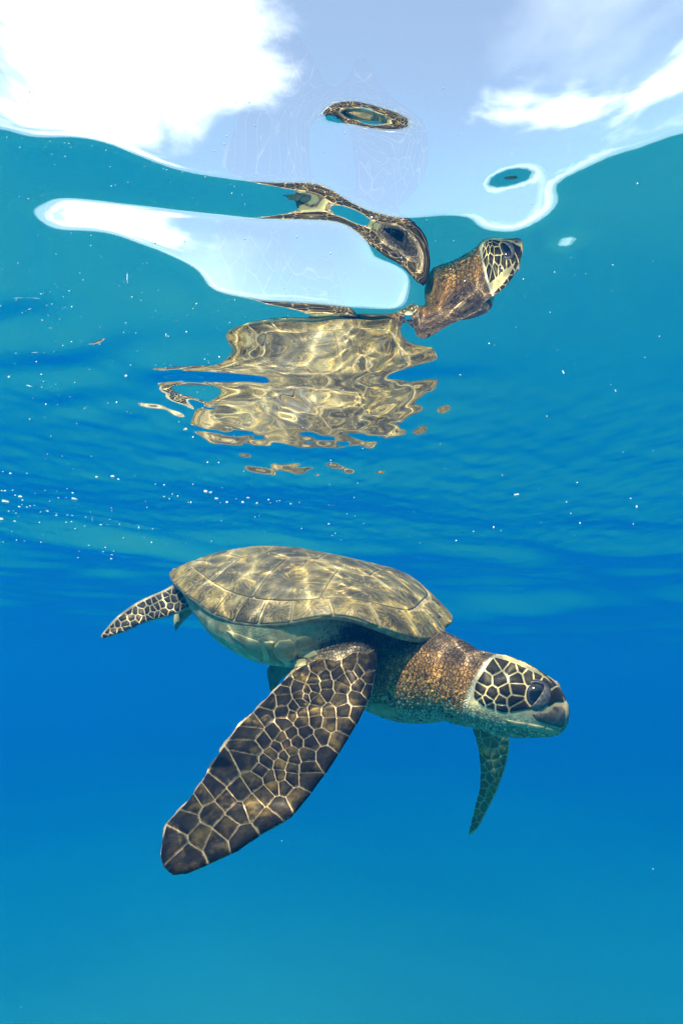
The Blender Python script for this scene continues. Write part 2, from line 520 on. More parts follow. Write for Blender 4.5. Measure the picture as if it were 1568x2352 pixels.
# ------------------------------------------------------------------ body as lofts, fused into one skin
parts_V, parts_F, parts_id, parts_t, parts_v = [], [], [], [], []
def add_loft(rings, pid, ts):
    """rings: list of (n,3) arrays; closed tube with capped ends"""
    base = sum(len(v) for v in parts_V)
    n = len(rings[0])
    V = np.concatenate(rings + [rings[0].mean(0)[None], rings[-1].mean(0)[None]])
    F = []
    for i in range(len(rings) - 1):
        for j in range(n):
            j2 = (j + 1) % n
            F.append((base + i * n + j, base + i * n + j2, base + (i + 1) * n + j2, base + (i + 1) * n + j))
    c0, c1 = base + len(rings) * n, base + len(rings) * n + 1
    for j in range(n):
        j2 = (j + 1) % n
        F.append((c0, base + j2, base + j)); F.append((c1, base + (len(rings) - 1) * n + j, base + (len(rings) - 1) * n + j2))
    parts_V.append(V); parts_F.extend(F)
    parts_id.append(np.full(len(V), pid))
    parts_t.append(np.concatenate([np.repeat(ts, n), [ts[0], ts[-1]]]))
    parts_v.append(np.concatenate([np.tile(np.arange(n) / n, len(rings)), [0, 0]]))

def smooth_interp(keys, ts, n):
    keys = np.asarray(keys, float); ts = np.asarray(ts, float)
    out = np.empty((n, keys.shape[1])); tt = np.linspace(ts[0], ts[-1], n)
    # Catmull-Rom
    for k in range(n):
        i = min(max(np.searchsorted(ts, tt[k]) - 1, 0), len(ts) - 2)
        h = ts[i + 1] - ts[i]; u = (tt[k] - ts[i]) / h
        m0 = (keys[i + 1] - keys[max(i - 1, 0)]) / (ts[i + 1] - ts[max(i - 1, 0)]) * h
        m1 = (keys[min(i + 2, len(ts) - 1)] - keys[i]) / (ts[min(i + 2, len(ts) - 1)] - ts[i]) * h
        out[k] = (2*u**3-3*u**2+1)*keys[i] + (u**3-2*u**2+u)*m0 + (-2*u**3+3*u**2)*keys[i+1] + (u**3-u**2)*m1
    return out, tt

# trunk: plastron and bridge below the shell
NR = 40
tr_keys = [  # a, half width factor, bottom depth, top
    (-.44, .55, .012), (-.36, .72, .045), (-.24, .93, .090), (-.10, .985, .128), (.05, .985, .150),
    (.18, .92, .155), (.28, .78, .148), (.345, .66, .130), (.385, .48, .105)]
def rim_b(a):
    lo, hi = 0.0, math.pi
    for _ in range(40):
        mid = (lo + hi) / 2
        aa = AC + rim_r(mid) * math.cos(mid)
        if aa > a: lo = mid
        else: hi = mid
    return rim_r(lo) * math.sin(lo)
kk, tt = smooth_interp(tr_keys, [k[0] for k in tr_keys], 44)
rings = []
for a, wf, bd in kk:
    wb = rim_b(a) * wf
    ring = []
    for j in range(NR):
        ph = 2 * math.pi * j / NR
        cb, sb = math.cos(ph), math.sin(ph)
        ex = .62 if sb < 0 else 1.0
        b = wb * math.copysign(abs(cb) ** .75, cb)
        rc = rim_c(a, 0)
        c = (-bd * abs(sb) ** ex) if sb < 0 else (.55 * H0 * max(0, 1 - (a / .47) ** 2) * sb)
        ring.append(bw(a, b, c + rc * .85 - .006))
    rings.append(np.array(ring))
add_loft(rings, 0, tt)

# neck and head: one loft; px, py, distance, half height up, down, half width (in picture units at that distance)
nh = [ # px,  py,   y,    up,  dn,  wd, exponent
    (890, 1515, 1.640, 92, 118, 120),
    (945, 1535, 1.600, 96, 118, 112),
    (1000, 1552, 1.560, 96, 104, 98),
    (1040, 1563, 1.530, 88,  88, 86),
    (1070, 1574, 1.510, 80,  86, 78),
    (1095, 1581, 1.492, 80,  84, 77),
    (1130, 1590, 1.470, 84,  84, 80),
    (1165, 1600, 1.450, 82,  86, 79),
    (1200, 1612, 1.430, 78,  80, 74),
    (1235, 1626, 1.412, 70,  66, 65),
    (1262, 1637, 1.398, 58,  54, 54),
    (1284, 1647, 1.388, 42,  42, 40),
    (1297, 1653, 1.382, 26,  30, 26),
    (1302, 1657, 1.379, 12,  16, 12),
]
nhp = np.array([list(at(a, b, y)) + [u * y / FOC, d * y / FOC, w * y / FOC] for a, b, y, u, d, w in nh])
seg = np.concatenate([[0], np.cumsum(np.linalg.norm(np.diff(nhp[:, :3], axis=0), axis=1))])
kk, nt_ = smooth_interp(nhp, seg, 60)
rings = []
HEAD_SIDE = None
NECK_T = seg[4] / seg[-1]
head_rings = []
for i in range(len(kk)):
    tan = nrm(kk[min(i + 1, len(kk) - 1), :3] - kk[max(i - 1, 0), :3])
    if nt_[i] > seg[5]:
        tan = nrm(nhp[-1, :3] - nhp[5, :3])
    upv = nrm(np.array([0, -.16, 1.0]) - tan * (np.array([0, -.16, 1.0]) @ tan))
    sd = nrm(np.cross(tan, upv))                 # towards the camera side
    if nt_[i] > seg[5] and HEAD_SIDE is None: HEAD_SIDE = sd; HEAD_UP = upv; HEAD_T = tan
    ring = []
    for j in range(NR):
        ph = 2 * math.pi * j / NR
        cb, sb = math.cos(ph), math.sin(ph)
        hgt = kk[i, 3] if sb > 0 else kk[i, 4]
        ring.append(kk[i, :3] + sd * kk[i, 5] * math.copysign(abs(cb) ** .92, cb) + upv * hgt * math.copysign(abs(sb) ** .92, sb))
    rings.append(np.array(ring))
add_loft(rings, 1, nt_ / seg[-1])
HEAD_P = nhp[6, :3]

# flippers: stations (trailing edge, leading edge) in the picture, with their distances
def add_flipper(st, pid, thick, front=True):
    T = np.array([at(a, b, y + dy) for a, b, _, _, y, dy, _ in st])
    L = np.array([at(c, d, y - dy) for _, _, c, d, y, dy, _ in st])
    th = np.array([s[6] for s in st]) * thick
    data = np.concatenate([T, L, th[:, None]], 1)
    mid = (T + L) / 2
    sg = np.concatenate([[0], np.cumsum(np.linalg.norm(np.diff(mid, axis=0), axis=1))])
    kk, tt = smooth_interp(data, sg, 46)
    rings = []
    n = 24
    for i in range(len(kk)):
        t, l, h = kk[i, :3], kk[i, 3:6], kk[i, 6]
        ax = nrm((kk[min(i + 1, 45), :3] + kk[min(i + 1, 45), 3:6]) - (kk[max(i - 1, 0), :3] + kk[max(i - 1, 0), 3:6]))
        nn = nrm(np.cross(l - t, ax))
        if nn @ (CAMP - t) < 0: nn = -nn
        ring = []
        for j in range(n):
            ph = 2 * math.pi * j / n
            x = .5 - .5 * math.cos(ph)           # 0 trailing .. 1 leading
            prof = math.sin(ph) * (.55 + .55 * x)
            sc_ = .035 * abs(math.sin(13 * math.pi * i / 45 + .6)) * max(0, 1 - x * 2.2) if front else 0
            ring.append(t + (l - t) * (x - sc_) + nn * h * prof)
        rings.append(np.array(ring))
    add_loft(rings, pid, tt / sg[-1])

near = [(690, 1455, 868, 1450, 1.56, .02, 2.6), (690, 1500, 866, 1498, 1.49, .03, 2.4), (672, 1545, 862, 1545, 1.44, .035, 1.9),
        (630, 1588, 850, 1600, 1.40, .04, 1.45), (597, 1622, 824, 1655, 1.37, .045, 1.2), (545, 1672, 799, 1697, 1.34, .045, 1.1),
        (500, 1735, 762, 1757, 1.305, .045, 1.0), (466, 1793, 712, 1825, 1.275, .042, .9), (428, 1845, 668, 1878, 1.245, .038, .8),
        (384, 1890, 604, 1914, 1.215, .034, .66), (371, 1937, 545, 1955, 1.195, .028, .52), (369, 1972, 480, 1985, 1.18, .02, .4),
        (374, 1997, 425, 2010, 1.17, .01, .28), (388, 2007, 400, 2011, 1.166, .003, .12)]
add_flipper(near, 2, .024)
far = [(1010, 1590, 1140, 1600, 1.72, -.02, 1.6), (1060, 1640, 1160, 1645, 1.76, -.02, 1.2), (1083, 1666, 1167, 1686, 1.78, -.02, 1.0), (1097, 1715, 1168, 1722, 1.80, -.02, .85),
       (1103, 1758, 1156, 1769, 1.82, -.018, .75), (1101, 1812, 1138, 1819, 1.84, -.015, .6), (1089, 1862, 1113, 1868, 1.855, -.01, .5),
       (1081, 1895, 1099, 1897, 1.86, -.006, .4), (1073, 1918, 1077, 1921, 1.865, 0, .2)]
add_flipper(far, 3, .022)
rear = [(500, 1395, 490, 1345, 1.78, .0, 1.6), (444, 1397, 425, 1336, 1.78, -.015, 1.3), (386, 1416, 372, 1360, 1.785, -.03, 1.0), (335, 1429, 322, 1382, 1.79, -.03, .85),
        (284, 1452, 272, 1416, 1.795, -.025, .6), (252, 1463, 248, 1442, 1.80, -.015, .45), (234, 1469, 232, 1461, 1.80, -.004, .25)]
add_flipper(rear, 4, .020)
lrear = [(650, 1500, 720, 1500, 1.86, 0, 1.4), (614, 1537, 672, 1540, 1.88, 0, 1.2), (616, 1565, 645, 1563, 1.89, 0, .9), (619, 1585, 634, 1580, 1.895, 0, .6), (621, 1594, 624, 1593, 1.90, 0, .3)]
add_flipper(lrear, 5, .016)
tail = [(440, 1370, 470, 1372, 1.86, 0, 1.5), (405, 1402, 446, 1404, 1.86, 0, 1.4), (399, 1420, 430, 1420, 1.86, 0, 1.2), (400, 1438, 414, 1437, 1.86, 0, .8), (402, 1450, 405, 1450, 1.86, 0, .3)]
add_flipper(tail, 6, .011)

allV = np.concatenate(parts_V)
tmp = bpy.data.objects.new('tmp', mesh_np('tmp', allV, parts_F))
S.collection.objects.link(tmp)
md = tmp.modifiers.new('r', 'REMESH'); md.mode = 'VOXEL'; md.voxel_size = .0042
md = tmp.modifiers.new('s', 'SMOOTH'); md.factor = .5; md.iterations = 5
dg = bpy.context.evaluated_depsgraph_get()
bm_me = bpy.data.meshes.new_from_object(tmp.evaluated_get(dg))
bpy.data.objects.remove(tmp)
nv = len(bm_me.vertices)
BV = np.empty(nv * 3); bm_me.vertices.foreach_get('co', BV); BV = BV.reshape(-1, 3)
BN = np.empty(nv * 3); bm_me.vertices.foreach_get('normal', BN); BN = BN.reshape(-1, 3)
bm_me.polygons.foreach_set('use_smooth', [True] * len(bm_me.polygons))
pid = np.concatenate(parts_id); pt = np.concatenate(parts_t); pv = np.concatenate(parts_v)
kd = KDTree(len(allV))
for i, v in enumerate(allV): kd.insert(v, i)
kd.balance()
near_i = np.array([kd.find(v)[1] for v in BV])
vid, vt, vv = pid[near_i], pt[near_i], pv[near_i]
def sstep(x, a, b):
    t = np.clip((x - a) / (b - a), 0, 1); return t * t * (3 - 2 * t)
_h = (BV - HEAD_P) @ HEAD_T - .18 * ((BV - HEAD_P) @ HEAD_UP)
_g = np.sin(vv * 2 * math.pi)
_w = np.where(vid == 1, (1 - sstep(_h, -.05, -.03)) * sstep(_g, -.6, 0), np.where(vid == 2, .8 * (1 - sstep(vt, .12, .22)), 0))
_x = BV @ HEAD_T
_f = np.sin(_x * 330 + 1.6 * np.sin(BV @ HEAD_UP * 45 + 1.0) + 1.3 * np.sin(_x * 75 + BV[:, 1] * 40))
BV = BV + BN * (_w * .0026 * (1 - np.abs(_f) ** .7 * 2))[:, None] * -1
bvh = BVHTree.FromPolygons([Vector(v) for v in BV], [tuple(p.vertices) for p in bm_me.polygons])

def lerp3(a, b, f):
    f = np.clip(f, 0, 1)[:, None]
    return np.asarray(a) * (1 - f) + np.asarray(b) * f
def sstep(x, a, b):
    t = np.clip((x - a) / (b - a), 0, 1); return t * t * (3 - 2 * t)

def paint():
    pig = np.tile(np.array([.42, .33, .20]), (nv, 1))
    peb = np.zeros(nv)
    up = BN @ Uv
    loc = (BV - BC); la, lb, lc = loc @ Fv, loc @ Rv, loc @ Uv
    # trunk: cream plastron, olive blotches on the bridge
    m = vid == 0
    pig[m] = lerp3((.60, .52, .27), (.48, .38, .17), sstep(lc, -.12, -.03))[m]
    front = sstep(la, .12, .26)
    shoulder = sstep(lc, -.10, -.02)
    dk = m & (front * shoulder > 0)
    f = (front * shoulder)[:, None]
    pig = np.where(dk[:, None], pig * (1 - f) + np.array([.055, .042, .032]) * f, pig)
    peb[m] = np.clip(front * .9 + .12, 0, 1)[m]
    # neck and head
    m = vid == 1
    side = vv * 2 * math.pi
    hgt = np.sin(side)                           # +1 top, -1 throat
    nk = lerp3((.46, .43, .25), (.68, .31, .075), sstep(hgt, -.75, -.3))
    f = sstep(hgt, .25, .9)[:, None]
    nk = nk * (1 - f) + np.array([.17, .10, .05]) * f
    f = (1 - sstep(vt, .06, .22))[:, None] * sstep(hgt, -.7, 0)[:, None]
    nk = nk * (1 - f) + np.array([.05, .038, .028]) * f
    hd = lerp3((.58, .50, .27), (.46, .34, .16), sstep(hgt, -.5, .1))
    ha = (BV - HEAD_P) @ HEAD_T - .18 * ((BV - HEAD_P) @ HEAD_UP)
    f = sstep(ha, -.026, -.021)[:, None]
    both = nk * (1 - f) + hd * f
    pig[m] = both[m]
    rimw = np.exp(-((ha + .021) / .0045) ** 2) * sstep(hgt, -.6, -.3)  # pale back edge of the head, with its caustic light put into the colour
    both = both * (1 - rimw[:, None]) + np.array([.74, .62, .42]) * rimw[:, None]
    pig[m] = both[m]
    peb[m] = (1 - sstep(ha, -.028, -.021) * sstep(hgt, -.55, -.1))[m]
    # flippers: pale seams on top, root dark and wrinkled
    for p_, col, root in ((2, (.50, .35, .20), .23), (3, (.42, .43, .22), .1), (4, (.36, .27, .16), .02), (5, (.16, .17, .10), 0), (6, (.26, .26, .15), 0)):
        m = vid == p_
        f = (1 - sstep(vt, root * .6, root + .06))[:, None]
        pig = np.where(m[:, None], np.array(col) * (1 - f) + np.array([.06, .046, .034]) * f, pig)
        peb[m] = (1 - sstep(vt, root, root + .08))[m]
    return pig, peb
pig, peb = paint()
# blend pigments across joints
ed = np.empty(len(bm_me.edges) * 2, np.int32); bm_me.edges.foreach_get('vertices', ed); ed = ed.reshape(-1, 2)
def diffuse(x, n):
    cnt = np.zeros(nv); np.add.at(cnt, ed[:, 0], 1); np.add.at(cnt, ed[:, 1], 1); cnt = cnt.reshape(-1, *([1] * (x.ndim - 1)))
    for _ in range(n):
        acc = np.zeros_like(x); np.add.at(acc, ed[:, 0], x[ed[:, 1]]); np.add.at(acc, ed[:, 1], x[ed[:, 0]])
        x = .5 * x + .5 * acc / np.maximum(cnt, 1)
    return x
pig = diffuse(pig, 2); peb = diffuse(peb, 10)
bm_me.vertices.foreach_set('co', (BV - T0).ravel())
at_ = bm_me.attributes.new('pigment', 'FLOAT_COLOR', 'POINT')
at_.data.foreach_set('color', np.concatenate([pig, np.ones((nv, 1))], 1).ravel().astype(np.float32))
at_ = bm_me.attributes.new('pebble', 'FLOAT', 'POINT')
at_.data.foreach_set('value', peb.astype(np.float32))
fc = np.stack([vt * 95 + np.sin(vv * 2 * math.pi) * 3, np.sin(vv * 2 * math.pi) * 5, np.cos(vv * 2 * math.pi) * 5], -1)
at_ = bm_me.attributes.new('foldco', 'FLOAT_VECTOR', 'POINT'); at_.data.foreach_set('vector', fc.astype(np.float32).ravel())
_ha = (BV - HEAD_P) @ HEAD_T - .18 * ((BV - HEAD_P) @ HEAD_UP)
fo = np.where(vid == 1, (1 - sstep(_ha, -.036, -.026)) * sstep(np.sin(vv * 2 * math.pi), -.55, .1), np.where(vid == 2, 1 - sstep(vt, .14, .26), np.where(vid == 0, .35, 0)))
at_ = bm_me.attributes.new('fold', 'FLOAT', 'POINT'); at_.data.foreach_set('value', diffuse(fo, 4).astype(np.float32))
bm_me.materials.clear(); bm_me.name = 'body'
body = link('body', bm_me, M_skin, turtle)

# ------------------------------------------------------------------ carapace and its scutes
def build_carapace():
    nt, nq = 120, 26
    V, F = [], []
    for k in range(nq):
        q = (k + .001) / (nq - 1)
        for j in range(nt):
            th = -math.pi + 2 * math.pi * j / nt
            V.append(shell_w(*qpt(th, q)))
    under = len(V)
    for q, dz in ((.985, -.012), (.80, -.010)):
        for j in range(nt):
            th = -math.pi + 2 * math.pi * j / nt
            a, b = qpt(th, q)
            c = shell(*qpt(th, 1.0)); V.append(bw(a, b, c[2] + dz))
    for k in range(nq + 1):
        for j in range(nt):
            j2 = (j + 1) % nt
            F.append((k * nt + j, k * nt + j2, (k + 1) * nt + j2, (k + 1) * nt + j))
    cara = tlink('carapace', V, F, M_seam)
    return cara
carapace = build_carapace()

def chaikin(P, n=1):
    for _ in range(n):
        Q = []
        for i in range(len(P)):
            a, b = P[i], P[(i + 1) % len(P)]
            Q.append(a * .8 + b * .2); Q.append(a * .2 + b * .8)
        P = Q
    return P
def densify(P, d):
    Q = []
    for i in range(len(P)):
        a, b = P[i], P[(i + 1) % len(P)]
        n = max(1, int(round(np.linalg.norm(b - a) / d)))
        for k in range(n): Q.append(a + (b - a) * k / n)
    return Q

def set_attr(me, name, vals, typ='FLOAT'):
    a = me.attributes.new(name, typ, 'POINT')
    if typ == 'FLOAT': a.data.foreach_set('value', np.asarray(vals, np.float32).ravel())
    else: a.data.foreach_set('vector', np.asarray(vals, np.float32).ravel())

def scute(poly, name='scute', thick=.0030, gap=.0014, mat=None, gc=None):
    P = [np.asarray(p, float) for p in poly]
    c = sum(P) / len(P)
    P = densify(P, .02); P = chaikin(P, 1); P = [np.asarray(p) for p in P]
    gc = c if gc is None else np.asarray(gc, float)
    prof = [(1.0, -.004, 1), (1.0, thick * .55, 1), (.965, thick, .97), (.86, thick * 1.2, .86), (.66, thick * 1.1, .66), (.42, thick * 1.35, .42), (.2, thick * 1.4, .2)]
    V, F, rim, gr = [], [], [], []
    n = len(P)
    size = np.mean([np.linalg.norm(p - c) for p in P])
    for f, off, rr in prof:
        for p in P:
            d = p - c; l = np.linalg.norm(d)
            pp = c + d * f * max(0, (l - gap) / l)
            V.append(shell_w(pp[0], pp[1], off)); rim.append(rr)
            g = pp - gc; gr.append((math.atan2(g[1], g[0]), np.linalg.norm(g) / size, 0))
    V.append(shell_w(c[0], c[1], thick * 1.4)); rim.append(0); g = c - gc; gr.append((math.atan2(g[1], g[0] + 1e-6), np.linalg.norm(g) / size, 0))
    for k in range(len(prof) - 1):
        for j in range(n):
            j2 = (j + 1) % n
            F.append((k * n + j, k * n + j2, (k + 1) * n + j2, (k + 1) * n + j))
    k = len(prof) - 1
    for j in range(n): F.append((k * n + j, k * n + (j + 1) % n, len(V) - 1))
    o = tlink(name, V, F, mat or M_scute, carapace)
    set_attr(o.data, 'rim', rim); set_attr(o.data, 'growth', gr, 'FLOAT_VECTOR')
    return o

QM = .84
def q_arc(a0, a1, side, q, n=7):
    """points along the q curve on one side between two along-shell stations"""
    out = []
    for t in np.linspace(0, 1, n):
        a = a0 + (a1 - a0) * t
        lo, hi = 0.0, math.pi
        for _ in range(40):
            mid = (lo + hi) / 2
            if AC + q * rim_r(mid) * math.cos(mid) > a: lo = mid
            else: hi = mid
        out.append((a, side * q * rim_r(lo) * math.sin(lo)))
    return out
va = [.330, .195, .045, -.105, -.235, -.350]           # vertebral seams, front to rear
cs = [.305, .120, -.030, -.175, -.315]                 # costal seams meet the vertebral corners
cb = [.085, .090, .088, .080, .05]
nb = [.088, .055, .052, .05, .042, .025]
for k in range(5):
    mid = .5 * (va[k] + va[k + 1])
    w = [.088, .090, .086, .076, .058][k]
    scute([(va[k], nb[k]), (mid, w), (va[k + 1], nb[k + 1]), (va[k + 1], -nb[k + 1]), (mid, -w), (va[k], -nb[k])])
mids = [.5 * (va[k] + va[k + 1]) for k in range(5)]
ws = [.088, .090, .086, .076, .058]
costal_out = [.322, .135, -.045, -.200, -.332]
for side in (1, -1):
    for k in range(4):
        arc = q_arc(costal_out[k], costal_out[k + 1], side, QM, 8)
        inner = [(mids[k + 1], side * ws[k + 1]), (va[k + 1], side * nb[k + 1]), (mids[k], side * ws[k])]
        if k == 0: inner = inner + [(va[0], side * nb[0])]
        scute(arc + inner)
    # last small gap beside the tail vertebral
# marginals round the rim
thm = [0.0] + list(np.linspace(.17, math.pi - .06, 12)) + [math.pi]
def marg(t0, t1):
    o = [qpt(t, 1.004) for t in np.linspace(t0, t1, 6)] + [qpt(t, QM) for t in np.linspace(t1, t0, 6)]
    scute(o, thick=.0032, gap=.0020, mat=M_marg)
for side in (1, -1):
    for k in range(1, 12):
        t0, t1 = thm[k], thm[k + 1]
        marg(side * t0, side * t1)
marg(-thm[1], thm[1])
marg(thm[12], 2 * math.pi - thm[12])

# ------------------------------------------------------------------ plates on the skin, laid out in the picture and cast onto the body
def clip_half(P, n, d):
    out = []
    for i in range(len(P)):
        a, b = P[i], P[(i + 1) % len(P)]
        fa, fb = a @ n - d, b @ n - d
        if fa <= 0: out.append(a)
        if (fa < 0) != (fb < 0) and fa != fb: out.append(a + (b - a) * (fa / (fa - fb)))
    return out
def voronoi(seeds, outline):
    cells = []
    O = [np.asarray(p, float) for p in outline]
    for i, s in enumerate(seeds):
        P = O
        for j, t in enumerate(seeds):
            if i == j: continue
            n = t - s
            P = clip_half(P, n, n @ (s + t) / 2)
            if len(P) < 3: break
        if len(P) >= 3: cells.append(P)
    return cells
def area(P):
    P = np.array(P); x, y = P[:, 0], P[:, 1]
    return .5 * abs(np.dot(x, np.roll(y, -1)) - np.dot(y, np.roll(x, -1)))
def cast(px, py):
    d = ray(px, py)
    h = bvh.ray_cast(Vector(CAMP), Vector(d))
    if h[0] is not None and h[3] < 2.3: return np.array(h[0]), np.array(h[1])
    return None
def cast_in(p, c):
    for f in (1, .97, .93, .88, .8, .7, .5):
        q = c + (p - c) * f
        h = cast(*q)
        if h is not None: return h
    return None
def plate(poly, mat, name, gap=1.6, thick=.0022, dome=.0012, mirror=None, parent=None, rounding=1, lab=None):
    P = [np.asarray(p, float) for p in poly]
    c = np.mean(densify(P, 4), axis=0)
    P = densify(P, 9); P = chaikin(P, rounding)
    Q = []
    for p in P:
        l = np.linalg.norm(p - c); Q.append(c + (p - c) * max(.3, (l - gap) / max(l, 1e-6)))
    h0 = cast(*c)
    if h0 is None: return None
    prof = [(1.0, -.003, 1.0), (1.0, thick * .5, 1.0), (.90, thick, .9), (.55, thick + dome * .7, .55)]
    V, F, rim = [], [], []
    n = len(Q)
    for f, off, rr in prof:
        for p in Q:
            h = cast_in(c + (p - c) * f, c)
            if h is None or np.linalg.norm(h[0] - h0[0]) > .25: h = h0
            V.append(h[0] + h[1] * off); rim.append(rr)
    V.append(h0[0] + h0[1] * (thick + dome)); rim.append(0)
    for k in range(len(prof) - 1):
        for j in range(n):
            j2 = (j + 1) % n
            F.append((k * n + j, k * n + j2, (k + 1) * n + j2, (k + 1) * n + j))
    k = len(prof) - 1
    for j in range(n): F.append((k * n + j, k * n + (j + 1) % n, len(V) - 1))
    V = np.array(V)
    o = tlink(name, V, F, mat, parent or body)
    set_attr(o.data, 'rim', rim)
    if lab: o['label'] = lab
    if mirror is not None:
        pp, nn = mirror
        V2 = V - 2 * ((V - pp) @ nn)[:, None] * nn
        o2 = tlink(name, V2, [f[::-1] for f in F], mat, parent or body)
        set_attr(o2.data, 'rim', rim)
    return o

def cB(x, y): return np.array([564.5 + .2 * x, 1517.8 + .2 * y])
def cC(x, y): return np.array([357.5 + .2401 * x, 1743.6 + .2401 * y])
def cA(x, y): return np.array([1053.7 + .168 * x, 1480.2 + .168 * y])
seedsB = [(1190,70),(1050,135),(1210,175),(1360,70),(1400,200),(1120,225),(1090,300),(920,285),(790,320),(930,375),(1310,290),(1390,330),(1270,430),(1070,450),
 (635,400),(710,360),(765,395),(690,412),(640,480),(820,455),(440,450),(260,470),(560,540),(450,595),(530,622),(640,598),(790,575),(945,590),(1120,575),(1270,610),
 (210,640),(100,725),(90,815),(450,730),(640,700),(815,695),(945,720),(1130,730),(330,830),(520,840),(680,825),(870,860),(1050,920),(210,920),(90,1010),(415,890),
 (460,955),(580,930),(745,935),(370,995),(520,1045),(690,1085),(920,1090),(310,1075),(445,1100),(550,1135),(400,1190),(245,1160),(60,1150),(530,1230),(700,1230),
 (650,170),(450,250),(600,310),(430,335),(780,225),(900,165),(1000,60),(850,100),(1290,120)]
seedsC = [(660,150),(560,275),(950,210),(800,310),(690,405),(460,350),(345,425),(1010,110),(1100,180),(1190,160),(1290,180),(1450,180),
 (1130,260),(1225,255),(1045,340),(930,450),(1180,450),(1350,370),(550,525),(290,600),(780,505),(680,650),(1080,570),(830,760),(560,800),(190,790),(320,930),(440,750)]
seeds = [cB(*s) for s in seedsB] + [cC(*s) for s in seedsC]
near_out = [(676,1541),(700,1528),(735,1512),(775,1520),(812,1498),(840,1502),(864,1488),(864,1520),(861,1545),(849,1600),(823,1656),(798,1698),(761,1758),(711,1826),(668,1878),(604,1914),(545,1955),(480,1985),(425,2009),(392,2009),(375,1996),(370,1970),
            (372,1937),(385,1890),(428,1846),(466,1793),(500,1736),(545,1672),(597,1622),(630,1588),(672,1545)]
for P in voronoi(seeds, near_out):
    if area(P) > 25: plate(P, M_flip, 'scale', gap=.85, thick=.0026, dome=.0022)

def rand_seeds(outline, d, n=4000, sd=3, aspect=None):
    rng = random.Random(sd)
    xs = [p[0] for p in outline]; ys = [p[1] for p in outline]
    pts = []
    def inside(p):
        c = False; j = len(outline) - 1
        for i in range(len(outline)):
            xi, yi = outline[i]; xj, yj = outline[j]
            if (yi > p[1]) != (yj > p[1]) and p[0] < (xj - xi) * (p[1] - yi) / (yj - yi) + xi: c = not c
            j = i
        return c
    for _ in range(n):
        p = np.array([rng.uniform(min(xs), max(xs)), rng.uniform(min(ys), max(ys))])
        if inside(p) and all(np.linalg.norm(p - q) > d * rng.uniform(.8, 1.5) for q in pts): pts.append(p)
    return pts
far_out = [(1084,1672),(1097,1715),(1103,1758),(1101,1812),(1088,1862),(1076,1915),(1094,1903),(1110,1872),(1137,1819),(1155,1769),(1167,1722),(1167,1692)]
for P in voronoi(rand_seeds(far_out, 15, sd=5), far_out):
    if area(P) > 20: plate(P, M_under, 'scale', gap=.9, thick=.0016)
rear_out = [(412,1344),(370,1362),(322,1384),(274,1417),(234,1460),(238,1467),(284,1451),(335,1427),(386,1413),(436,1394)]
for P in voronoi(rand_seeds(rear_out, 11.5, sd=9), rear_out):
    if area(P) > 16: plate(P, M_rear, 'scale', gap=1.4, thick=.0018)

# head shields, both sides
MIR = (HEAD_P, HEAD_SIDE)
head_seeds = [(475,315),(350,480),(560,480),(720,345),(775,455),(960,405),(285,610),(450,675),(635,635),(770,610),(388,765),(565,765),(745,765),(560,870),(800,865),
              (590,240),(1345,690),(1060,395),(1220,500),(230,690),(300,800),(430,860),(860,310),(1060,690)]
head_out = [(190,720),(215,540),(290,420),(370,300),(440,205),(480,175),(600,200),(760,255),(900,320),(1080,395),(1200,470),(1330,570),(1420,700),(1440,790),(1300,805),
            (1265,830),(1150,890),(950,885),(860,905),(700,925),(600,940),(480,890),(330,840)]
for P in voronoi([cA(*p) for p in head_seeds], [cA(*p) for p in head_out]):
    c_ = np.mean(P, axis=0)
    if np.linalg.norm(c_ - cA(1060, 690)) < 14: continue
    plate(P, M_head, 'head_scale', gap=1.9, thick=.0018, dome=.001, mirror=MIR)
plate([cA(*p) for p in [(990,945),(1080,915),(1200,925),(1285,850),(1400,835),(1438,880),(1445,1000),(1425,1120),(1370,1140),(1270,1100),(1160,1075),(1050,1030)]],
      M_beak, 'beak', gap=.5, thick=.002, dome=.001, mirror=MIR, lab='dark horny upper beak')
for jp in ([(620,1020),(800,1055),(930,1075),(920,1150),(700,1110)], [(935,1078),(1100,1105),(1180,1125),(1140,1210),(930,1160)], [(1185,1127),(1300,1155),(1400,1180),(1330,1220),(1150,1215)]):
    plate([cA(*p) for p in jp], M_jaw, 'jaw_plate', gap=.8, thick=.0015, dome=.001, mirror=MIR)

